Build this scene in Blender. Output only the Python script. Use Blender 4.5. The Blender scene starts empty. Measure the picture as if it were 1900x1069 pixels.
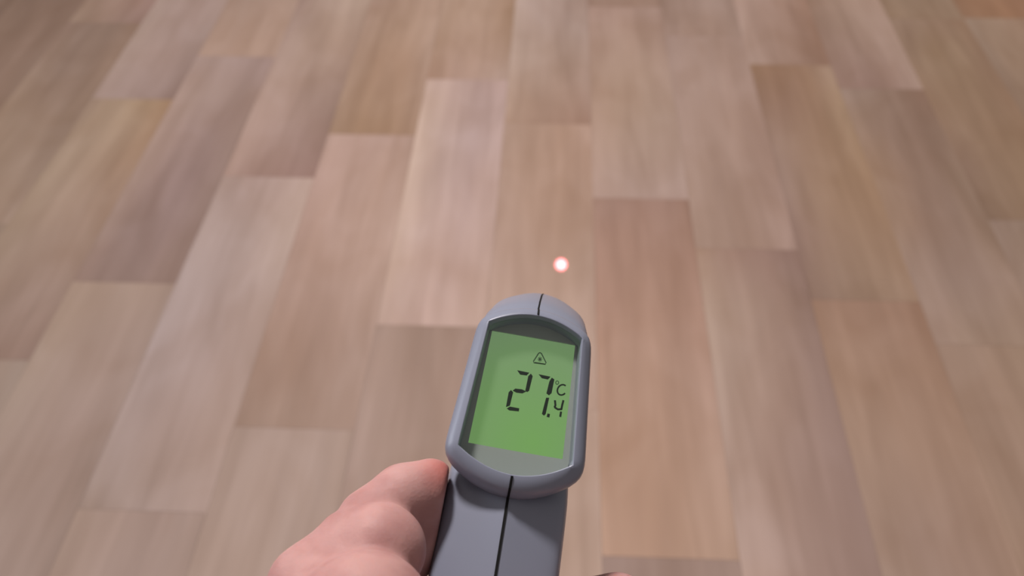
import bpy, bmesh, math, random
import numpy as np
from mathutils import Matrix, Vector

scene = bpy.context.scene
C = bpy.context.collection
random.seed(11)
R = math.radians

# ------------------------------------------------------------------ camera
# hand-held phone 1.2 m above the floor, looking down and forward
CAM_H = 1.2
cam_data = bpy.data.cameras.new('camera')
cam = bpy.data.objects.new('camera', cam_data)
C.objects.link(cam)
cam_rot = Matrix(((0.998954, -0.023735, 0.039092),
                  (0.044763, 0.682598, -0.729422),
                  (-0.009371, 0.730408, 0.682946)))
cam.matrix_world = Matrix.Translation((0, 0, CAM_H)) @ cam_rot.to_4x4()
cam_data.sensor_width = 36.0
cam_data.lens = 36.0 * 1805.5 / 1900.0
cam_data.clip_start = 0.01
cam_data.dof.use_dof = True
cam_data.dof.focus_distance = 0.372
cam_data.dof.aperture_fstop = 10.0
scene.camera = cam

# ------------------------------------------------------------------ world, lights, exposure
world = bpy.data.worlds.new('room_ambient')
scene.world = world
world.use_nodes = True
bg = world.node_tree.nodes['Background']
bg.inputs['Color'].default_value = (1.0, 0.93, 0.88, 1)
bg.inputs['Strength'].default_value = 0.24

def lamp(name, kind, loc, target, energy, color, **kw):
    d = bpy.data.lights.new(name, kind)
    o = bpy.data.objects.new(name, d)
    C.objects.link(o)
    o.location = loc
    o.rotation_euler = (Vector(target) - Vector(loc)).to_track_quat('-Z', 'Y').to_euler()
    d.energy = energy
    d.color = color
    for k, v in kw.items():
        setattr(d, k, v)
    return o

# ceiling lamp ahead and to the left, and daylight from a window on the left
lamp('ceiling_lamp', 'AREA', (-0.50, 1.25, 2.4), (-0.50, 1.25, 0), 56, (1.0, 0.93, 0.89),
     shape='DISK', size=0.32)
lamp('window_light', 'AREA', (-2.5, 0.8, 1.7), (-0.1, 0.4, 0.7), 17, (0.84, 0.91, 1.0),
     shape='RECTANGLE', size=1.1, size_y=1.3)

scene.view_settings.view_transform = 'Standard'
scene.view_settings.look = 'None'
scene.view_settings.exposure = 0.0
scene.view_settings.gamma = 1.0
scene.view_settings.use_curve_mapping = False

# ------------------------------------------------------------------ helpers
def lin(rgb):
    out = []
    for c in rgb:
        c /= 255.0
        out.append(c / 12.92 if c <= 0.04045 else ((c + 0.055) / 1.055) ** 2.4)
    return tuple(out)

def mat(name, rgb, rough=0.5, spec=0.5, **kw):
    m = bpy.data.materials.new(name)
    m.use_nodes = True
    b = m.node_tree.nodes['Principled BSDF']
    b.inputs['Base Color'].default_value = lin(rgb) + (1,)
    b.inputs['Roughness'].default_value = rough
    b.inputs['Specular IOR Level'].default_value = spec
    for k, v in kw.items():
        b.inputs[k].default_value = v
    return m

def mesh_obj(name, verts, faces, material, parent=None, smooth=False):
    me = bpy.data.meshes.new(name)
    me.from_pydata([tuple(v) for v in verts], [], [tuple(f) for f in faces])
    me.update()
    bm = bmesh.new()
    bm.from_mesh(me)
    bmesh.ops.recalc_face_normals(bm, faces=bm.faces)
    bm.to_mesh(me)
    bm.free()
    if material:
        me.materials.append(material)
    if smooth:
        for p in me.polygons:
            p.use_smooth = True
    o = bpy.data.objects.new(name, me)
    C.objects.link(o)
    o.parent = parent
    return o

# ------------------------------------------------------------------ floor
def wood_material():
    m = bpy.data.materials.new('pale_oak_plank')
    m.use_nodes = True
    nt = m.node_tree
    N, L = nt.nodes, nt.links
    b = N['Principled BSDF']
    b.inputs['Roughness'].default_value = 0.55
    b.inputs['Specular IOR Level'].default_value = 0.25
    tc = N.new('ShaderNodeTexCoord')
    oi = N.new('ShaderNodeObjectInfo')
    off = N.new('ShaderNodeVectorMath'); off.operation = 'SCALE'
    off.inputs[0].default_value = (37.0, 91.0, 0.0)
    L.new(oi.outputs['Random'], off.inputs['Scale'])
    add = N.new('ShaderNodeVectorMath'); add.operation = 'ADD'
    L.new(tc.outputs['Object'], add.inputs[0]); L.new(off.outputs[0], add.inputs[1])
    def noise(scale, detail, sc, distort=0.0):
        mp = N.new('ShaderNodeMapping'); mp.inputs['Scale'].default_value = scale
        L.new(add.outputs[0], mp.inputs['Vector'])
        n = N.new('ShaderNodeTexNoise')
        n.inputs['Scale'].default_value = sc
        n.inputs['Detail'].default_value = detail
        n.inputs['Distortion'].default_value = distort
        L.new(mp.outputs[0], n.inputs['Vector'])
        return n.outputs['Fac']
    col = N.new('ShaderNodeVertexColor'); col.layer_name = 'tone'
    def scaled(fac, lo, hi, c0, c1, prev):
        r = N.new('ShaderNodeMapRange')
        r.inputs['From Min'].default_value = lo; r.inputs['From Max'].default_value = hi
        L.new(fac, r.inputs['Value'])
        mix = N.new('ShaderNodeMix'); mix.data_type = 'RGBA'
        mix.inputs[6].default_value = c0; mix.inputs[7].default_value = c1
        L.new(r.outputs[0], mix.inputs[0])
        mul = N.new('ShaderNodeMix'); mul.data_type = 'RGBA'; mul.blend_type = 'MULTIPLY'
        mul.inputs[0].default_value = 1.0
        L.new(prev, mul.inputs[6]); L.new(mix.outputs[2], mul.inputs[7])
        return mul.outputs[2]
    c = col.outputs['Color']
    # broad figure, streaks along the board, and slow cloudy patches
    c = scaled(noise((1, 0.10, 1), 2, 22, 0.6), 0.25, 0.75, (0.88, 0.86, 0.84, 1), (1.11, 1.12, 1.13, 1), c)
    c = scaled(noise((1, 0.045, 1), 3, 75), 0.25, 0.75, (0.96, 0.955, 0.95, 1), (1.04, 1.04, 1.04, 1), c)
    c = scaled(noise((1, 0.5, 1), 2, 9, 0.8), 0.3, 0.7, (0.93, 0.90, 0.87, 1), (1.05, 1.06, 1.08, 1), c)
    L.new(c, b.inputs['Base Color'])
    bump = N.new('ShaderNodeBump'); bump.inputs['Strength'].default_value = 0.04
    bump.inputs['Distance'].default_value = 0.001
    L.new(noise((1, 0.05, 1), 4, 160), bump.inputs['Height'])
    L.new(bump.outputs[0], b.inputs['Normal'])
    return m

W = 0.159004 * CAM_H           # board width
LEN = 0.676273 * CAM_H         # board length
X0 = 0.067734 * CAM_H          # joint that runs past the laser dot
GAP = 0.0002
THICK = 0.008
wood = wood_material()
subfloor = mat('subfloor_joint', (88, 68, 56), 0.9)

COLS = range(-15, 15)
YMIN, YMAX = -1.4, 4.0
floor = mesh_obj('floor', [(X0 - 15 * W, YMIN, -THICK - 0.0001), (X0 + 15 * W, YMIN, -THICK - 0.0001),
                           (X0 + 15 * W, YMAX, -THICK - 0.0001), (X0 - 15 * W, YMAX, -THICK - 0.0001),
                           (X0 - 15 * W, YMIN, -0.06), (X0 + 15 * W, YMIN, -0.06),
                           (X0 + 15 * W, YMAX, -0.06), (X0 - 15 * W, YMAX, -0.06)],
                 [(0, 1, 2, 3), (4, 5, 6, 7), (0, 1, 5, 4), (1, 2, 6, 5), (2, 3, 7, 6), (3, 0, 4, 7)], subfloor)
floor['kind'] = 'structure'
floor['label'] = 'pale oak plank floor with staggered board ends'

# one end joint of every column (distance ahead of the camera, in camera heights)
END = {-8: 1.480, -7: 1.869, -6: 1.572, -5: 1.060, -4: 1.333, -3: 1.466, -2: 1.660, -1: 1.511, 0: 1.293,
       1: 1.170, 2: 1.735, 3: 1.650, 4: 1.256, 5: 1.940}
# wood tones of the boards in view, with an offset for lamp falloff put into the colour; rows run from the far end to the near end,
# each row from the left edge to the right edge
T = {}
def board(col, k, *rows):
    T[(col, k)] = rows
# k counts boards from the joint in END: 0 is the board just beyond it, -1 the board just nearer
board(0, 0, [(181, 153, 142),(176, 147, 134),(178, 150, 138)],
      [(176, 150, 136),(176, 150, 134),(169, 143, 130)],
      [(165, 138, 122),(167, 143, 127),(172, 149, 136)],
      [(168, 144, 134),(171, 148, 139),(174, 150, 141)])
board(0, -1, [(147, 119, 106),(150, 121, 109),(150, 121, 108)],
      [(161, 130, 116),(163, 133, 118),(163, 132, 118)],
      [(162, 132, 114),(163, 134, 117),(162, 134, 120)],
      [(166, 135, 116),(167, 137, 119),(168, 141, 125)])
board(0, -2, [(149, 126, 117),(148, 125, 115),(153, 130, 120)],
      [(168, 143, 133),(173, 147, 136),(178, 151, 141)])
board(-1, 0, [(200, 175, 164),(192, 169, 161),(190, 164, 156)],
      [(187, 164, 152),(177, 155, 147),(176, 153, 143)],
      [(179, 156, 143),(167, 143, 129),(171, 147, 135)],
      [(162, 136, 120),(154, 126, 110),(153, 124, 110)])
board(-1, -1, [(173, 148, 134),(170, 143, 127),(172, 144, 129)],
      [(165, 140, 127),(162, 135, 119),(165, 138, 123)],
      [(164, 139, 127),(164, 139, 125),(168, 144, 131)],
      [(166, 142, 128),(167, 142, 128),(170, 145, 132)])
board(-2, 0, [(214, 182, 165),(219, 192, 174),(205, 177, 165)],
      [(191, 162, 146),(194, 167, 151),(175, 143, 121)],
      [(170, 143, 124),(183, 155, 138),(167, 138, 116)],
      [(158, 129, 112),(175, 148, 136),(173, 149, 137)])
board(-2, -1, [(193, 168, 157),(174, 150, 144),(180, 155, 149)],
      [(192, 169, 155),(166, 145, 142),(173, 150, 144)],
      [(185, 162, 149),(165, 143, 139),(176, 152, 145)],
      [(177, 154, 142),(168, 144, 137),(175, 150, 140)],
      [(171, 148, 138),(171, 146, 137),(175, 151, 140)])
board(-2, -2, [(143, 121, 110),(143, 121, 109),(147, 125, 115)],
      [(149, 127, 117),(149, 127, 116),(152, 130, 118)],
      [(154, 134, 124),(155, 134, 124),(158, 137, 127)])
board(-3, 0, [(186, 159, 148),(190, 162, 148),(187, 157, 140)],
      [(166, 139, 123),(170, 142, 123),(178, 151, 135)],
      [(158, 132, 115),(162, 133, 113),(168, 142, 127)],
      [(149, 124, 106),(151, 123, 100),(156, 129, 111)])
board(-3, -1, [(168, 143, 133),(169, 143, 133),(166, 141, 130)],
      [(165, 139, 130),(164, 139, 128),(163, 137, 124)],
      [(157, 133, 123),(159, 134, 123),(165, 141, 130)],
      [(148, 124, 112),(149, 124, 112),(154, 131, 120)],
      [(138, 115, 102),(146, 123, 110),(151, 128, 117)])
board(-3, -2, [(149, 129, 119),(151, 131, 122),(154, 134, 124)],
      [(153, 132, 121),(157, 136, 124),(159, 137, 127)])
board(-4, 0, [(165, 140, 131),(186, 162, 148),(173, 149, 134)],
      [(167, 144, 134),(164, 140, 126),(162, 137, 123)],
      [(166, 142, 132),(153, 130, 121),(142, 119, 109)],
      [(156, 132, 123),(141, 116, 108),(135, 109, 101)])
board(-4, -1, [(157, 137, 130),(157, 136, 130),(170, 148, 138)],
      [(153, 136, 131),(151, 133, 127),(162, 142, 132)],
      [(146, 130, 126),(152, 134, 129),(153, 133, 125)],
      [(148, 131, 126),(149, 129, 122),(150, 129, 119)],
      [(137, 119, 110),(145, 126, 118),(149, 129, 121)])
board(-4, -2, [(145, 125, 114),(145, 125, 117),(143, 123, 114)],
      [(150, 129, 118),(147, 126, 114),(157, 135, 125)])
board(-5, 0, [(165, 143, 136),(159, 137, 130),(156, 133, 127)],
      [(162, 139, 129),(150, 129, 121),(140, 118, 109)],
      [(154, 132, 122),(136, 114, 111),(139, 118, 110)],
      [(141, 120, 110),(130, 110, 107),(133, 112, 105)],
      [(129, 108, 99),(125, 106, 100),(129, 108, 100)])
board(-5, -1, [(144, 124, 111),(146, 126, 114),(142, 123, 113)],
      [(144, 127, 116),(143, 123, 114),(142, 123, 115)],
      [(140, 122, 113),(139, 119, 109),(138, 119, 110)],
      [(140, 122, 112),(141, 122, 112),(141, 121, 112)])
board(-6, 0, [(192, 166, 156),(185, 158, 148),(181, 155, 146)],
      [(169, 148, 138),(165, 142, 135),(169, 147, 139)],
      [(154, 133, 124),(151, 130, 123),(137, 115, 108)])
board(-6, -1, [(153, 132, 118),(158, 136, 115),(150, 122, 98)],
      [(145, 125, 108),(147, 125, 109),(150, 125, 108)],
      [(139, 120, 105),(137, 117, 106),(142, 121, 109)],
      [(128, 108, 96),(130, 108, 97),(129, 108, 99)])
board(-6, -2, [(139, 121, 108),(138, 119, 108),(137, 120, 109)],
      [(135, 117, 105),(137, 119, 108),(140, 122, 112)])
board(-7, 0, [(199, 164, 150),(198, 161, 147),(193, 152, 139)],
      [(154, 131, 115),(151, 125, 111),(152, 126, 118)])
board(-7, -1, [(146, 122, 110),(143, 122, 110),(144, 119, 104)],
      [(149, 127, 112),(135, 113, 101),(139, 116, 101)],
      [(142, 120, 102),(145, 125, 111),(135, 115, 102)],
      [(130, 106, 83),(137, 115, 97),(142, 122, 109)])
board(1, 0, [(175, 150, 140),(174, 148, 136),(177, 150, 138)],
      [(158, 134, 121),(159, 134, 121),(157, 131, 120)])
board(1, -1, [(154, 128, 112),(150, 123, 113),(138, 112, 102)],
      [(166, 144, 130),(161, 138, 126),(144, 120, 110)],
      [(170, 147, 135),(159, 134, 123),(148, 124, 116)],
      [(176, 152, 142),(160, 135, 125),(150, 126, 117)],
      [(174, 147, 133),(154, 129, 120),(152, 127, 119)])
board(1, -2, [(166, 136, 121),(168, 144, 131),(176, 153, 139)],
      [(177, 147, 129),(180, 152, 135),(183, 157, 144)],
      [(188, 158, 137),(190, 164, 150),(187, 162, 151)],
      [(203, 174, 154),(205, 177, 160),(203, 173, 157)])
board(2, 0, [(215, 178, 160),(227, 189, 172),(213, 170, 150)],
      [(195, 166, 153),(191, 161, 148),(180, 145, 127)],
      [(179, 153, 141),(164, 135, 120),(162, 130, 113)])
board(2, -1, [(152, 121, 98),(152, 119, 97),(173, 145, 125)],
      [(152, 124, 109),(155, 124, 106),(173, 146, 122)],
      [(154, 130, 118),(158, 130, 108),(168, 138, 114)],
      [(146, 120, 110),(162, 135, 115),(164, 136, 115)],
      [(136, 112, 100),(154, 130, 113),(159, 132, 113)])
board(2, -2, [(147, 118, 101),(160, 131, 115),(152, 121, 103)],
      [(162, 135, 117),(162, 134, 116),(162, 134, 116)],
      [(162, 138, 125),(153, 128, 116),(170, 143, 127)],
      [(168, 145, 132),(161, 135, 123),(174, 146, 130)])
board(3, 0, [(202, 165, 146),(208, 171, 153),(215, 178, 158)],
      [(169, 139, 121),(185, 158, 142),(200, 171, 156)],
      [(164, 136, 125),(162, 133, 123),(185, 158, 145)])
board(3, -1, [(164, 140, 127),(155, 130, 115),(153, 123, 106)],
      [(170, 144, 127),(146, 120, 107),(161, 136, 121)],
      [(163, 133, 109),(146, 120, 107),(159, 135, 118)],
      [(166, 143, 131),(152, 128, 117),(159, 134, 119)],
      [(161, 137, 124),(162, 139, 123),(160, 135, 119)])
board(3, -2, [(157, 132, 117),(162, 137, 121),(156, 130, 108)],
      [(161, 134, 116),(167, 141, 126),(167, 142, 122)],
      [(177, 148, 131),(180, 150, 132),(184, 153, 134)])
board(4, 0, [(176, 149, 131),(168, 139, 119),(182, 151, 129)],
      [(158, 130, 110),(173, 146, 120),(166, 136, 115)],
      [(172, 143, 121),(160, 131, 109),(159, 128, 105)],
      [(149, 122, 106),(166, 139, 116),(162, 132, 107)],
      [(149, 124, 107),(158, 131, 109),(157, 127, 103)])
board(4, -1, [(159, 136, 123),(161, 138, 122),(152, 122, 99)],
      [(165, 141, 126),(163, 138, 122),(162, 135, 117)],
      [(172, 147, 130),(177, 151, 131),(181, 153, 132)])
board(5, 0, [(194, 148, 120),(188, 145, 116),(185, 142, 115)],
      [(181, 143, 117),(185, 143, 114),(183, 138, 110)])
board(5, -1, [(186, 161, 143),(191, 161, 139),(189, 154, 131)],
      [(161, 134, 115),(170, 142, 120),(175, 145, 122)],
      [(164, 136, 112),(164, 135, 112),(169, 138, 114)])

board(-1, -2, [(168, 144, 130),(168, 144, 130),(171, 147, 134)],
      [(166, 142, 128),(167, 142, 128),(170, 146, 133)])
board(-7, -2, [(140, 121, 108),(138, 119, 106),(136, 118, 105)],
      [(137, 118, 105),(138, 119, 106),(138, 120, 108)])
board(-8, 0, [(142, 118, 104),(140, 116, 103),(138, 113, 100)],
      [(140, 116, 100),(136, 112, 98),(138, 116, 102)])

for _c, _t in ((-5, (168, 142, 128)), (-4, (172, 146, 132)), (-3, (176, 150, 136)), (-2, (178, 150, 134)),
               (-1, (178, 152, 138)), (0, (168, 140, 126)), (1, (174, 148, 136)), (2, (176, 148, 132)),
               (3, (176, 148, 130)), (4, (174, 146, 124)), (5, (178, 146, 122)), (6, (172, 144, 122))):
    board(_c, 1, [_t, tuple(v + 4 for v in _t), _t], [tuple(v - 3 for v in _t), _t, tuple(v + 3 for v in _t)])  # far boards coloured lighter to make up for weaker lamp light

def plank_mesh(rows):
    nx = len(rows[0]) ; ny = len(rows)
    gx, gy = 4, 6
    a = np.array([[lin(c) for c in r] for r in rows])          # far -> near
    verts, cols = [], []
    w, l = W - 2 * GAP, LEN - 2 * GAP
    for j in range(gy):
        v = j / (gy - 1)
        fv = (1 - v) * (ny - 1)
        for i in range(gx):
            u = i / (gx - 1)
            fu = u * (nx - 1)
            i0, j0 = min(int(fu), nx - 2), min(int(fv), ny - 2)
            du, dv = fu - i0, fv - j0
            c = ((a[j0, i0] * (1 - du) + a[j0, i0 + 1] * du) * (1 - dv)
                 + (a[j0 + 1, i0] * (1 - du) + a[j0 + 1, i0 + 1] * du) * dv)
            verts.append(((u - 0.5) * w, v * l + GAP, 0.0))
            cols.append(c)
    faces = [(j * gx + i, j * gx + i + 1, (j + 1) * gx + i + 1, (j + 1) * gx + i)
             for j in range(gy - 1) for i in range(gx - 1)]
    ring = ([i for i in range(gx)] + [j * gx + gx - 1 for j in range(1, gy)]
            + [(gy - 1) * gx + i for i in range(gx - 2, -1, -1)] + [j * gx for j in range(gy - 2, 0, -1)])
    base = len(verts)
    corner = [0, gx - 1, gy * gx - 1, (gy - 1) * gx]
    for r in corner:
        verts.append((verts[r][0], verts[r][1], -THICK)); cols.append(cols[r])
    faces += [tuple(list(range(gx - 1, -1, -1)) + [base, base + 1]),
              tuple([j * gx + gx - 1 for j in range(gy - 1, -1, -1)] + [base + 1, base + 2]),
              tuple([(gy - 1) * gx + i for i in range(gx)] + [base + 2, base + 3]),
              tuple([j * gx for j in range(gy)] + [base + 3, base])]
    me = bpy.data.meshes.new('plank')
    me.from_pydata(verts, [], faces)
    me.update()
    at = me.color_attributes.new('tone', 'FLOAT_COLOR', 'POINT')
    for i, c in enumerate(cols):
        at.data[i].color = (ALB * c[0], ALB * c[1], ALB * c[2], 1)
    me.materials.append(wood)
    return me

ALB = 1.0
spare = []
for _ in range(10):
    t = random.uniform(-10, 8)
    spare.append(plank_mesh([[tuple(c + t + random.uniform(-5, 5) * 0.5 for c in (142, 119, 104)) for _i in range(3)]
                             for _j in range(4)]))
for col in COLS:
    e = END.get(col, random.uniform(1.0, 1.67)) * CAM_H
    k = math.floor((YMIN - e) / LEN)
    while e + k * LEN < YMAX:
        me = plank_mesh(T[(col, k)]) if (col, k) in T else random.choice(spare)
        o = bpy.data.objects.new('plank', me)
        C.objects.link(o)
        y0, y1 = e + k * LEN, e + (k + 1) * LEN
        c0, c1 = max(y0, YMIN), min(y1, YMAX)              # boards are cut at the edge of the room
        o.location = (X0 + (col + 0.5) * W, c0, 0)
        o.scale.y = max(0.02, (c1 - c0) / LEN)
        o.parent = floor
        k += 1

# ------------------------------------------------------------------ infrared thermometer
# local frame in millimetres: x right, y up along the display, z out of the display
grey = mat('grey_blue_plastic', (129, 133, 150), 0.30, 0.5)
inner_grey = mat('inner_frame_plastic', (158, 162, 163), 0.45, 0.4)
black = mat('black_joint', (14, 13, 13), 0.7, 0.2)
seg_mat = mat('lcd_segment', (22, 34, 26), 0.6, 0.2)
seg_faint = mat('lcd_faint_segment', (58, 84, 58), 0.6, 0.2)
dark_plastic = mat('dark_plastic', (38, 38, 42), 0.4, 0.5)
red_glass = mat('laser_aperture_glass', (120, 20, 20), 0.2, 0.5)

DEV_ROT = Matrix(((0.987899, 0.119508, 0.098861),
                  (-0.074449, 0.924557, -0.3737),
                  (-0.136063, 0.361817, 0.922266)))
DEV = Matrix.Translation((-0.00844, 0.23497, 0.92432)) @ DEV_ROT.to_4x4() @ Matrix.Scale(0.001, 4)
BAR = Vector((0.04853, 0.48244, -0.87458))      # where the barrel points

therm = bpy.data.objects.new('infrared_thermometer', None)
C.objects.link(therm)
therm.matrix_world = DEV
therm.empty_display_size = 20
therm['label'] = 'grey pistol-grip infrared thermometer with lit green display reading 27.4'
therm['category'] = 'thermometer'

def outline(wt, wb, yt, yb, at, ab, smooth=0, n=24, cx=0.0):
    """closed outline: straight sides, arched top and bottom, softened corners"""
    pts = []
    for i in range(n):                      # right side, upward
        t = i / n
        pts.append([wb + (wt - wb) * t, yb + (yt - yb) * t])
    for i in range(n):                      # top arc, leftward
        t = i / n; s = 1 - 2 * t
        pts.append([wt * s, yt + at * (1 - s * s)])
    for i in range(n):                      # left side, downward
        t = i / n
        pts.append([-wt + (-wb + wt) * t, yt + (yb - yt) * t])
    for i in range(n):                      # bottom arc, rightward
        t = i / n; s = -1 + 2 * t
        pts.append([wb * s, yb - ab * (1 - s * s)])
    p = np.array(pts)
    for _ in range(smooth):
        p = 0.5 * p + 0.25 * (np.roll(p, 1, 0) + np.roll(p, -1, 0))
    p[:, 0] += cx
    return p

def loft(rings, cap0=True, cap1=True):
    n = len(rings[0])
    verts, faces = [], []
    for r in rings:
        verts += [tuple(v) for v in r]
    for k in range(len(rings) - 1):
        for i in range(n):
            j = (i + 1) % n
            faces.append((k * n + i, k * n + j, (k + 1) * n + j, (k + 1) * n + i))
    if cap0:
        faces.append(tuple(range(n)))
    if cap1:
        faces.append(tuple((len(rings) - 1) * n + i for i in range(n)))
    return verts, faces

def ring3(p, z, dy=0.0, dx=0.0):
    return [(a + dx, b + dy, z) for a, b in p]

inn = dict(wt=18.0, wb=21.0, yt=27.8, yb=-21.6, at=5.8, ab=7.4)
def inner_o(off, sm=1):
    return outline(inn['wt'] + off, inn['wb'] + off, inn['yt'] + off, inn['yb'] - off, inn['at'], inn['ab'], sm)
def outer_o(off, sm=5):
    return outline(22.3 + off, 26.4 + off, 31.0 + off, -24.6 - off, 7.6, 11.6, sm)

rings = [ring3(inner_o(-0.9, 0), -8.4), ring3(inner_o(-0.7, 0), -7.5), ring3(inner_o(-0.05, 0), -0.35), ring3(inner_o(0.1, 0), -0.05),
         ring3(inner_o(0.4, 0), 0.0), ring3(outer_o(-2.4, 2), -1.5), ring3(outer_o(-1.2, 3), -2.6),
         ring3(outer_o(-0.5, 4), -3.7), ring3(outer_o(-0.1), -5.0), ring3(outer_o(0), -6.4),
         ring3(outer_o(-0.15), -8.2), ring3(outer_o(-0.9), -9.8), ring3(outer_o(-2.4), -10.8)]
def bring(s, wt, wb, yt, yb, at, ab, sm):
    return [(a + BAR.x * s, b + BAR.y * s, -10.0 + BAR.z * s) for a, b in outline(wt, wb, yt, yb, at, ab, sm)]
rings += [bring(4, 21.6, 23.8, 32.5, -24, 7.6, 8.5, 5), bring(14, 21.8, 22.6, 35.0, -24, 8.2, 8.5, 7),
          bring(34, 21.6, 20.4, 36.0, -24, 9.0, 9, 10), bring(58, 20.5, 18.4, 34.5, -22, 9.5, 9.5, 14),
          bring(84, 17.5, 16.0, 30.0, -20, 10, 10, 14), bring(100, 14.0, 14.0, 24.0, -18, 9, 9, 12),
          bring(104, 11.0, 11.5, 20.0, -15, 7, 8, 12)]
v, f = loft(rings, cap0=False)
housing = mesh_obj('housing', v, f, grey, therm, True)

# nose ring and laser aperture at the front of the barrel
def disc_loft(name, material, specs, parent, n=40):
    rr = []
    for s, rad, oy in specs:
        rr.append([(BAR.x * s + rad * math.cos(2 * math.pi * i / n), BAR.y * s + oy + rad * 1.05 * math.sin(2 * math.pi * i / n),
                    -10 + BAR.z * s) for i in range(n)])
    vv, ff = loft(rr)
    return mesh_obj(name, vv, ff, material, parent, True)
disc_loft('nose_ring', dark_plastic, [(101, 10.0, -4), (108, 10.0, -4), (109, 9.0, -4), (109, 7, -4), (104, 6, -4)], therm)
disc_loft('laser_aperture', red_glass, [(102, 2.6, 14), (106, 2.6, 14), (106.6, 2.0, 14)], therm, 20)

# handle: ridged back, rounded sides, slight swell
def handle_ring(y, hw, z_back, z_front):
    q = [(0.0, z_back), (1.2, z_back - 0.35), (9, z_back - 3.0), (17, z_back - 6.0), (20.6, z_back - 7.8), (22.1, z_back - 10.5), (22.6, z_back - 15),
         (22.6, (z_back + z_front) / 2), (22.0, z_front + 9), (19, z_front + 4), (13, z_front + 1.2), (6, z_front + 0.2), (0, z_front)]
    pts = q + [(-a, b) for a, b in q[-2:0:-1]]
    p = []
    m = len(pts)
    for i in range(m):
        p.append(pts[i])
    return [(a * hw / 22.6, y, b) for a, b in p]
hr = [handle_ring(2, 19.5, -15, -40), handle_ring(-16, 22.4, -14, -42), handle_ring(-27, 23.1, -9.6, -42), handle_ring(-34, 23.2, -6.4, -42), handle_ring(-48, 23.4, -5.8, -41),
      handle_ring(-64, 23.5, -5.2, -40.5), handle_ring(-84, 23.2, -4.6, -41), handle_ring(-104, 23.6, -4.2, -42),
      handle_ring(-124, 23.8, -4.4, -43), handle_ring(-131, 22.6, -6, -41.5), handle_ring(-134, 19.5, -9, -38)]
v, f = loft(hr)
handle = mesh_obj('handle', v, f, grey, therm, True)
sub = handle.modifiers.new('subdivision', 'SUBSURF'); sub.levels = 2; sub.render_levels = 2

# trigger in front of the handle
tv = []
for y, z0, z1, w in ((-34, -40, -46, 6.5), (-42, -40, -51, 7), (-50, -40, -52.5, 7), (-57, -40, -50, 6.5), (-61, -40, -46, 5.5)):
    tv.append([(w * math.cos(a), y, (z0 + (z1 - z0) * (0.5 - 0.5 * math.sin(a)))) for a in np.linspace(0, 2 * math.pi, 16, endpoint=False)])
v, f = loft(tv)
mesh_obj('trigger', v, f, dark_plastic, therm, True)

# black joint between the two half shells: down the handle and over the crown
def strip(name, path, half_w, parent, lift=0.12, depth=1.2):
    verts, faces = [], []
    for (x, y, z, nx_, ny, nz) in path:
        for sx, l in ((-1, lift), (1, lift), (1, -depth), (-1, -depth)):
            verts.append((x + sx * half_w, y + ny * l, z + nz * l))
    for k in range(len(path) - 1):
        for i in range(4):
            j = (i + 1) % 4
            faces.append((k * 4 + i, k * 4 + j, (k + 1) * 4 + j, (k + 1) * 4 + i))
    faces += [(0, 1, 2, 3), tuple(len(verts) - 4 + i for i in range(4))]
    return mesh_obj(name, verts, faces, black, parent)

def outer_bottom(off):
    return min(b for a, b in outer_o(off))
def outer_top(off):
    return max(b for a, b in outer_o(off))
path = [(0, -29.6, 0.0, 0, 0.0, 1), (0, outer_bottom(-2.4), -1.5, 0, -.3, 1), (0, outer_bottom(-1.2), -2.6, 0, -.5, .85),
        (0, outer_bottom(-0.5), -3.7, 0, -.8, .6), (0, outer_bottom(-0.1), -5.0, 0, -.95, .2), (0, outer_bottom(0), -6.4, 0, -1, 0),
        (0, outer_bottom(-.15), -8.2, 0, -1, 0)]
strip('seam', path, 0.45, therm, 0.3)
path = [(0, -33, -6.5, 0, 0, 1), (0, -48, -5.85, 0, 0, 1), (0, -64, -5.25, 0, 0, 1), (0, -84, -4.65, 0, 0, 1), (0, -104, -4.25, 0, 0, 1),
        (0, -124, -4.6, 0, 0, 1)]
strip('seam', path, 0.5, therm, 0.22)
def bar_top(idx):
    r = rings[idx]
    t = max(r, key=lambda q: q[1])
    return t
path = [(0, 34.3, 0.0, 0, 0, 1), (0, outer_top(-2.4), -1.5, 0, .3, 1), (0, outer_top(-1.2), -2.6, 0, .5, .85), (0, outer_top(-0.5), -3.7, 0, .8, .6),
        (0, outer_top(-0.1), -5.0, 0, .95, .2), (0, outer_top(0), -6.4, 0, 1, 0), (0, outer_top(-.15), -8.2, 0, 1, 0)]
strip('seam', path, 0.34, therm, 0.35)
path = []
for idx in range(10, 18):
    q = bar_top(idx)
    path.append((q[0], q[1], q[2], 0, 0.9, 0.3))
strip('seam', path, 0.34, therm, 0.15)

# display: frame plate, lit panel, segments, clear lens
LZ = -7.5
fo = inner_o(-0.6)
hole = outline(16.4, 17.7, 27.5, -18.2, 0.1, 0.1, 0)
fr = loft([ring3(fo, LZ - 0.4), ring3(fo, LZ + 0.1), ring3(hole, LZ + 0.1), ring3(hole, LZ - 0.7)], False, False)
mesh_obj('display_frame', fr[0], fr[1], inner_grey, therm)

lcd_mat = bpy.data.materials.new('lit_green_lcd')
lcd_mat.use_nodes = True
nt = lcd_mat.node_tree
b = nt.nodes['Principled BSDF']
b.inputs['Base Color'].default_value = lin((64, 80, 58)) + (1,)
b.inputs['Roughness'].default_value = 0.6
tc = nt.nodes.new('ShaderNodeTexCoord')
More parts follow.
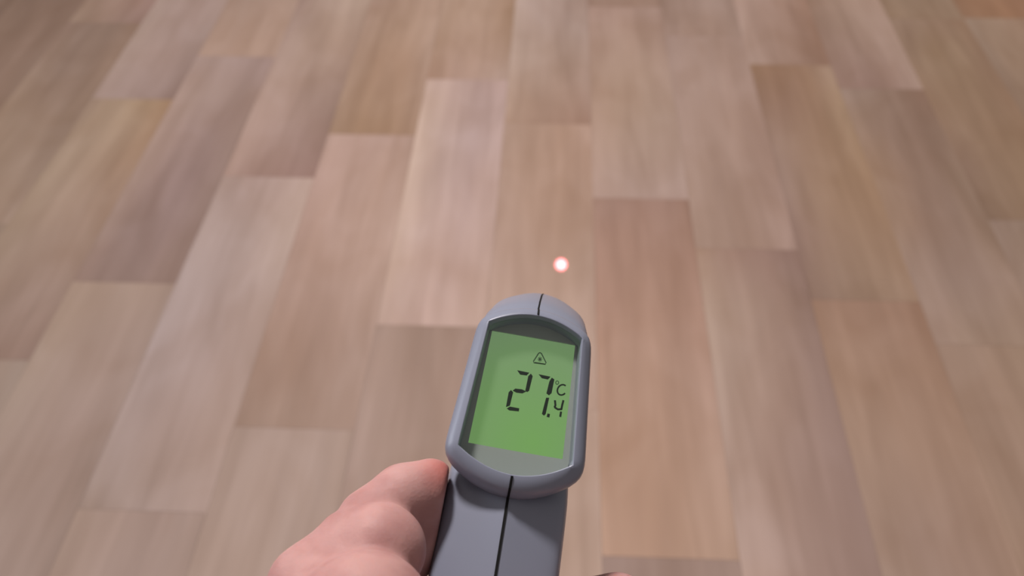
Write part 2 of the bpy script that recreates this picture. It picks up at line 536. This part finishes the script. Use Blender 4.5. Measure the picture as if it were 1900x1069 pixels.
# the backlight LED sits low on the right of the panel
dist = nt.nodes.new('ShaderNodeVectorMath'); dist.operation = 'DISTANCE'
dist.inputs[1].default_value = (6.0, -14.0, LZ)
nt.links.new(tc.outputs['Object'], dist.inputs[0])
ramp = nt.nodes.new('ShaderNodeValToRGB')
mr = nt.nodes.new('ShaderNodeMapRange'); mr.inputs['From Max'].default_value = 48.0
nt.links.new(dist.outputs['Value'], mr.inputs['Value'])
nt.links.new(mr.outputs[0], ramp.inputs[0])
ramp.color_ramp.elements[0].color = lin((118, 172, 84)) + (1,)
ramp.color_ramp.elements[1].color = lin((124, 154, 112)) + (1,)
nt.links.new(ramp.outputs[0], b.inputs['Emission Color'])
b.inputs['Emission Strength'].default_value = 0.72
pl = loft([ring3(outline(16.9, 18.2, 28.2, -18.9, 0, 0, 0), LZ - 0.6), ring3(outline(16.9, 18.2, 28.2, -18.9, 0, 0, 0), LZ - 1.6)])
lcd = mesh_obj('lcd_panel', pl[0], pl[1], lcd_mat, therm)
lcd['label'] = 'lit green liquid crystal display'

SZ = LZ - 0.55
def poly_piece(name, pts, material=None, h=0.12):
    n = len(pts)
    verts = [(a, b_, SZ) for a, b_ in pts] + [(a, b_, SZ - h) for a, b_ in pts]
    faces = [tuple(range(n)), tuple(range(2 * n - 1, n - 1, -1))] + [(i, (i + 1) % n, n + (i + 1) % n, n + i) for i in range(n)]
    return mesh_obj(name, verts, faces, material or seg_mat, lcd)
def stroke(name, pts, w, material=None, closed=False, h=0.12):
    p = np.array(pts, float); n = len(p)
    L_, R_ = [], []
    for i in range(n):
        a = p[(i - 1) % n] if (closed or i > 0) else p[i]
        c = p[(i + 1) % n] if (closed or i < n - 1) else p[i]
        t = c - a; t /= np.linalg.norm(t); nn = np.array([-t[1], t[0]]) * w / 2
        L_.append(p[i] + nn); R_.append(p[i] - nn)
    verts = [(q[0], q[1], SZ) for q in L_] + [(q[0], q[1], SZ) for q in R_] + [(q[0], q[1], SZ - h) for q in L_] + [(q[0], q[1], SZ - h) for q in R_]
    faces = []
    for i in range(n if closed else n - 1):
        j = (i + 1) % n
        faces += [(i, j, n + j, n + i), (2 * n + i, 2 * n + j, 3 * n + j, 3 * n + i), (i, j, 2 * n + j, 2 * n + i), (n + i, n + j, 3 * n + j, 3 * n + i)]
    return mesh_obj(name, verts, faces, material or seg_mat, lcd)
for nm, pc in (
        ('digit_segment', [(-4.26, 13.3), (0.5, 13.17), (-0.34, 11.85), (-2.84, 11.74)]),
        ('digit_segment', [(1.13, 12.93), (1.98, 12.02), (1.51, 5.99), (0.87, 5.3), (0.06, 5.72), (0.31, 11.71)]),
        ('digit_segment', [(-4.67, 4.84), (-3.8, 5.88), (-1.24, 6.04), (0.51, 5.49), (-0.87, 4.45), (-3.14, 4.34)]),
        ('digit_segment', [(-5.33, 5.02), (-4.37, 4.24), (-4.75, -1.16), (-6.14, -2.02), (-6.07, 3.93)]),
        ('digit_segment', [(-5.77, -2.51), (-4.69, -1.54), (-1.09, -1.57), (-1.1, -2.82), (-4.65, -3.08)]),
        ('digit_segment', [(4.07, 13.21), (8.79, 13.07), (7.93, 11.75), (5.53, 11.84)]),
        ('digit_segment', [(9.25, 12.8), (10.37, 12.25), (10.09, 6.57), (9.24, 5.54), (8.16, 6.12), (8.58, 11.03)]),
        ('digit_segment', [(8.28, 4.4), (9.45, 4.62), (9.07, -1.94), (8.53, -2.72), (7.63, -2.2)]),
        ('decimal_point', [(9.69, -1.65), (10.69, -1.68), (10.64, -3.11), (9.56, -3.0)]),
        ):
    poly_piece(nm, pc)
stroke('digit_segment', [(11.74, 4.04), (12.22, 2.09), (11.98, 1.18)], 0.78)
stroke('digit_segment', [(11.97, 1.26), (13.37, 0.66), (14.86, 1.02)], 0.78)
stroke('digit_segment', [(14.94, 4.63), (14.73, 2.55), (14.64, 0.8)], 0.78)
stroke('digit_segment', [(14.66, 0.03), (14.63, -2.12)], 0.78)
stroke('celsius_letter', [(14.99, 10.45), (14.62, 10.67), (14.21, 10.76), (13.78, 10.72), (13.35, 10.55), (12.95, 10.27), (12.61, 9.88), (12.35, 9.42), (12.17, 8.9), (12.1, 8.38), (12.14, 7.86), (12.28, 7.4), (12.52, 7.01), (12.83, 6.72), (13.21, 6.54), (13.63, 6.49), (14.06, 6.58), (14.48, 6.78), (14.86, 7.1), (15.18, 7.52)], 0.62)
stroke('degree_ring', [(12.19, 11.26), (12.17, 10.96), (12.05, 10.69), (11.84, 10.51), (11.58, 10.46), (11.34, 10.55), (11.14, 10.76), (11.04, 11.05), (11.06, 11.36), (11.18, 11.63), (11.39, 11.81), (11.65, 11.85), (11.9, 11.76), (12.09, 11.55)], 0.32, seg_faint, True)
stroke('laser_warning_triangle', [(3.31, 22.05), (3.94, 21.8), (6.25, 18.4), (6.06, 17.69), (1.62, 17.49), (1.36, 18.07), (2.85, 21.69)], 0.44, seg_faint, True)
stroke('laser_warning_base', [(1.93, 17.68), (5.92, 17.76)], 0.36)
stroke('laser_warning_ray', [(2.8, 19.19), (4.61, 19.53)], 0.28, seg_faint)
stroke('laser_warning_ray', [(2.95, 19.99), (4.45, 18.74)], 0.28, seg_faint)
stroke('laser_warning_ray', [(3.55, 20.42), (3.86, 18.31)], 0.28, seg_faint)
stroke('laser_warning_ray', [(4.23, 20.23), (3.17, 18.5)], 0.28, seg_faint)

lens_mat = bpy.data.materials.new('clear_lens')
lens_mat.use_nodes = True
nt = lens_mat.node_tree
nt.nodes.remove(nt.nodes['Principled BSDF'])
out = nt.nodes['Material Output']
tr = nt.nodes.new('ShaderNodeBsdfTransparent'); tr.inputs[0].default_value = (0.95, 0.97, 0.95, 1)
gl = nt.nodes.new('ShaderNodeBsdfGlossy'); gl.inputs['Roughness'].default_value = 0.06
lw = nt.nodes.new('ShaderNodeLayerWeight'); lw.inputs[0].default_value = 0.5
pw = nt.nodes.new('ShaderNodeMath'); pw.operation = 'POWER'; pw.inputs[1].default_value = 4.0
nt.links.new(lw.outputs['Facing'], pw.inputs[0])
fz = nt.nodes.new('ShaderNodeMath'); fz.operation = 'MULTIPLY_ADD'; fz.inputs[1].default_value = 0.7; fz.inputs[2].default_value = 0.03
nt.links.new(pw.outputs[0], fz.inputs[0])
mx = nt.nodes.new('ShaderNodeMixShader')
nt.links.new(fz.outputs[0], mx.inputs[0]); nt.links.new(tr.outputs[0], mx.inputs[1]); nt.links.new(gl.outputs[0], mx.inputs[2])
nt.links.new(mx.outputs[0], out.inputs[0])
lo = inner_o(-0.35)
lv, lf = loft([ring3(lo, -3.2), ring3(lo, -2.4)])
lens = mesh_obj('display_lens', lv, lf, lens_mat, therm)
lens['label'] = 'clear plastic window over the display'

# aiming laser of the thermometer: a narrow red beam from the aperture
las = bpy.data.lights.new('aiming_laser', 'SPOT')
lo_ = bpy.data.objects.new('aiming_laser', las)
C.objects.link(lo_)
lpos = DEV @ Vector((BAR.x * 108, BAR.y * 108 + 14, -10 + BAR.z * 108))
lo_.location = lpos
lo_.rotation_euler = (Vector((0.01926, 1.34833, 0)) - lpos).to_track_quat('-Z', 'Y').to_euler()
las.energy = 2600
las.color = (1.0, 0.25, 0.38)
las.spot_size = R(1.0)
las.spot_blend = 1.0
las.shadow_soft_size = 0.0005

# ------------------------------------------------------------------ hand
def capsule(P, a, b, ra, rb):
    a = np.array(a, np.float32); b = np.array(b, np.float32)
    ab = b - a
    t = np.clip(((P - a) @ ab) / (ab @ ab), 0, 1)
    d = np.linalg.norm(P - a - t[..., None] * ab, axis=-1)
    return d - (ra + (rb - ra) * t)
def smin(a, b, k):
    h = np.maximum(k - np.abs(a - b), 0) / k
    return np.minimum(a, b) - h * h * k * 0.25
def smax(a, b, k):
    return -smin(-a, -b, k)

def surface_nets(F, org, h):
    s = F < 0
    nx, ny, nz = F.shape
    cs = np.zeros((nx - 1, ny - 1, nz - 1, 3), np.float32); cn = np.zeros((nx - 1, ny - 1, nz - 1), np.float32)
    def sl(o):
        return tuple(slice(o[i], F.shape[i] - 1 + o[i]) for i in range(3))
    for ax in range(3):
        o1, o2 = [i for i in range(3) if i != ax]
        for u in (0, 1):
            for v_ in (0, 1):
                p = [0, 0, 0]; p[o1] = u; p[o2] = v_
                q = list(p); q[ax] = 1
                A, B = F[sl(p)], F[sl(q)]
                m = (A < 0) != (B < 0)
                t = np.where(m, A / np.where(m, A - B, 1), 0)
                cn += m
                for k in range(3):
                    cs[..., k] += m * (t if k == ax else p[k])
    act = cn > 0
    idx = -np.ones(cn.shape, np.int64)
    idx[act] = np.arange(act.sum())
    ijk = np.argwhere(act)
    verts = (ijk + cs[act] / cn[act][:, None]) * h + org
    faces = []
    for ax in range(3):
        o1, o2 = [(1, 2), (2, 0), (0, 1)][ax]
        a_ = [slice(1, -1)] * 3; a_[ax] = slice(0, -1)
        b_ = [slice(1, -1)] * 3; b_[ax] = slice(1, None)
        s0, s1 = s[tuple(a_)], s[tuple(b_)]
        e = np.argwhere(s0 != s1)
        off = np.array([1, 1, 1]); off[ax] = 0
        g = e + off
        flip = s0[tuple(e.T)]
        def cell(du, dv):
            c = g.copy(); c[:, o1] -= du; c[:, o2] -= dv
            return idx[tuple(c.T)]
        q = np.stack([cell(0, 0), cell(1, 0), cell(1, 1), cell(0, 1)], 1)
        q[~flip] = q[~flip][:, ::-1]
        faces.append(q)
    return verts, np.concatenate(faces)

HS = 1.3
org = np.array([-96.0, -300.0, -86.0]); top = np.array([78.0, -18.0, 66.0])
n = ((top - org) / HS).astype(int)
gx, gy, gz = [(org[i] + np.arange(n[i]) * HS).astype(np.float32) for i in range(3)]
P = np.stack(np.meshgrid(gx, gy, gz, indexing='ij'), -1)

# palm, wrist and forearm
F = capsule(P, (4, -176, 6), (34, -330, -28), 26, 34)
F = smin(F, capsule(P, (6, -160, 14), (4, -176, 6), 25, 26), 12)
for mcp, r in (((39, -88, 2), 12.5), ((42, -105, -12), 12.5), ((40, -122, -18), 12), ((34, -137, -18), 11)):
    F = smin(F, capsule(P, (10, -160, 14), mcp, 17, r), 8)
F = smin(F, capsule(P, (-44, -92, 20), (-6, -150, 24), 19, 22), 12)        # thenar
F = smin(F, capsule(P, (-38, -98, 18), (30, -98, 9), 12, 11), 10)         # web behind the handle
# thumb
F = smin(F, capsule(P, (-38.5, -86.5, 18), (-38, -100, 22), 20.5, 20), 8)
F = smin(F, capsule(P, (-60, -80, 2), (-58, -100, 8), 15, 16), 10)
F = smin(F, capsule(P, (-40.5, -63, 2), (-43, -71, 2), 15.8, 15.8), 2.5)
F = smin(F, capsule(P, (-52, -62, -2), (-58, -78, 2), 11.5, 15), 5)
TH = capsule(P, (-28.6, -34.6, -13.5), (-37.5, -40.6, -11), 9.6, 10.8)
TH = smin(TH, capsule(P, (-37.5, -40.6, -11), (-47, -52.5, -7), 10.8, 11.6), 3)
TH = smin(TH, capsule(P, (-30.5, -41.0, -17), (-33.0, -58, -22), 11.0, 12), 6)
F = smin(F, TH, 2.5)
# fingers closing round the front of the handle
def finger(pts):
    D = None
    for (a, ra), (b_, rb) in zip(pts[:-1], pts[1:]):
        c = capsule(P, a, b_, ra, rb)
        D = c if D is None else smin(D, c, 3)
    return D
for pts in ([((40, -92, 0), 12.5), ((47.5, -64, -31), 12.4), ((16, -65, -57), 9), ((-4, -68, -57), 8)],
            [((42, -107, -12), 12), ((32, -106, -52), 10), ((-2, -105, -58), 9.2), ((-27, -104, -44), 8.2)],
            [((40, -123, -18), 11.5), ((31, -123, -53), 9.6), ((-2, -122, -58), 8.8), ((-27, -121, -44), 7.8)],
            [((34, -138, -18), 10.5), ((28, -139, -48), 8.6), ((2, -139, -53), 7.8), ((-18, -138, -46), 7)]):
    F = smin(F, finger(pts), 3.0)
# the flesh flattens where it presses on the handle
hb = np.maximum(np.maximum(np.abs(P[..., 0]) - 22.7, -(P[..., 2] + 42)), np.maximum(P[..., 2] + 5.5, -(P[..., 1] + 133)))
F = smax(F, -hb, 1.5)
hv, hf = surface_nets(F.astype(np.float32), org, HS)
del P, F, TH

def skin_material():
    m = bpy.data.materials.new('skin')
    m.use_nodes = True
    nt = m.node_tree; N, L = nt.nodes, nt.links
    b = N['Principled BSDF']
    b.inputs['Roughness'].default_value = 0.58
    b.inputs['Specular IOR Level'].default_value = 0.28
    b.inputs['Subsurface Weight'].default_value = 0.25
    b.inputs['Subsurface Radius'].default_value = (1.0, 0.35, 0.2)
    b.inputs['Subsurface Scale'].default_value = 0.004
    tc = N.new('ShaderNodeTexCoord')
    n1 = N.new('ShaderNodeTexNoise'); n1.inputs['Scale'].default_value = 0.075; n1.inputs['Detail'].default_value = 3
    L.new(tc.outputs['Object'], n1.inputs['Vector'])
    r1 = N.new('ShaderNodeValToRGB')
    r1.color_ramp.elements[0].position = 0.35; r1.color_ramp.elements[0].color = lin((170, 124, 121)) + (1,)
    r1.color_ramp.elements[1].position = 0.65; r1.color_ramp.elements[1].color = lin((186, 142, 138)) + (1,)
    L.new(n1.outputs['Fac'], r1.inputs[0])
    # blood-red flesh at the pressed thumb tip
    d = N.new('ShaderNodeVectorMath'); d.operation = 'DISTANCE'
    d.inputs[1].default_value = (-24, -29, -6)
    L.new(tc.outputs['Object'], d.inputs[0])
    mr = N.new('ShaderNodeMapRange'); mr.inputs['From Min'].default_value = 2; mr.inputs['From Max'].default_value = 13
    mr.inputs['To Min'].default_value = 0.45; mr.inputs['To Max'].default_value = 0.0
    L.new(d.outputs['Value'], mr.inputs['Value'])
    mix = N.new('ShaderNodeMix'); mix.data_type = 'RGBA'
    mix.inputs[7].default_value = lin((184, 84, 68)) + (1,)
    L.new(mr.outputs[0], mix.inputs[0]); L.new(r1.outputs[0], mix.inputs[6])
    L.new(mix.outputs[2], b.inputs['Base Color'])
    n2 = N.new('ShaderNodeTexVoronoi'); n2.inputs['Scale'].default_value = 0.9
    L.new(tc.outputs['Object'], n2.inputs['Vector'])
    bp = N.new('ShaderNodeBump'); bp.inputs['Strength'].default_value = 0.15; bp.inputs['Distance'].default_value = 0.0004
    L.new(n2.outputs['Distance'], bp.inputs['Height']); L.new(bp.outputs[0], b.inputs['Normal'])
    return m
skin = skin_material()
hm = bpy.data.meshes.new('hand')
hm.from_pydata(hv.tolist(), [], hf.tolist())
hm.update()
for p in hm.polygons:
    p.use_smooth = True
hm.materials.append(skin)
hand = bpy.data.objects.new('hand', hm)
C.objects.link(hand)
hand.matrix_world = DEV
sm = hand.modifiers.new('smooth', 'SMOOTH'); sm.iterations = 3; sm.factor = 0.5
hand['label'] = 'right hand gripping the thermometer handle, bent thumb pressed under the display'
hand['category'] = 'hand'

# thumb nail on the outer side of the thumb tip
nail_mat = mat('nail', (226, 168, 156), 0.3, 0.5)
ax = Vector((12, 10, -4)).normalized()                 # along the thumb, towards the tip
outw = Vector((-0.55, 0.35, -0.75)); outw = (outw - ax * outw.dot(ax)).normalized()
side = ax.cross(outw)
cen = Vector((-34.5, -37.8, -12.8))
nv, nf = [], []
gu, gvn = 9, 9
for layer in (0.35, -0.6):
    for i in range(gu):
        for j in range(gvn):
            u = i / (gu - 1) * 2 - 1; w_ = j / (gvn - 1) * 2 - 1
            ang = w_ * 0.62 * math.sqrt(max(0.2, 1 - 0.35 * max(0, u) ** 2 - 0.25 * max(0, -u) ** 3))
            rad = 10.05 - 0.6 * u + layer
            q = cen + ax * (u * 6.2) + outw * (rad * math.cos(ang)) + side * (rad * math.sin(ang))
            nv.append(tuple(q))
for l in (0, 1):
    o = l * gu * gvn
    for i in range(gu - 1):
        for j in range(gvn - 1):
            nf.append((o + i * gvn + j, o + (i + 1) * gvn + j, o + (i + 1) * gvn + j + 1, o + i * gvn + j + 1))
bd = [j for j in range(gvn)] + [i * gvn + gvn - 1 for i in range(1, gu)] + [(gu - 1) * gvn + j for j in range(gvn - 2, -1, -1)] + [i * gvn for i in range(gu - 2, 0, -1)]
for a, c in zip(bd, bd[1:] + bd[:1]):
    nf.append((a, c, gu * gvn + c, gu * gvn + a))
mesh_obj('thumb_nail', nv, nf, nail_mat, hand, True)
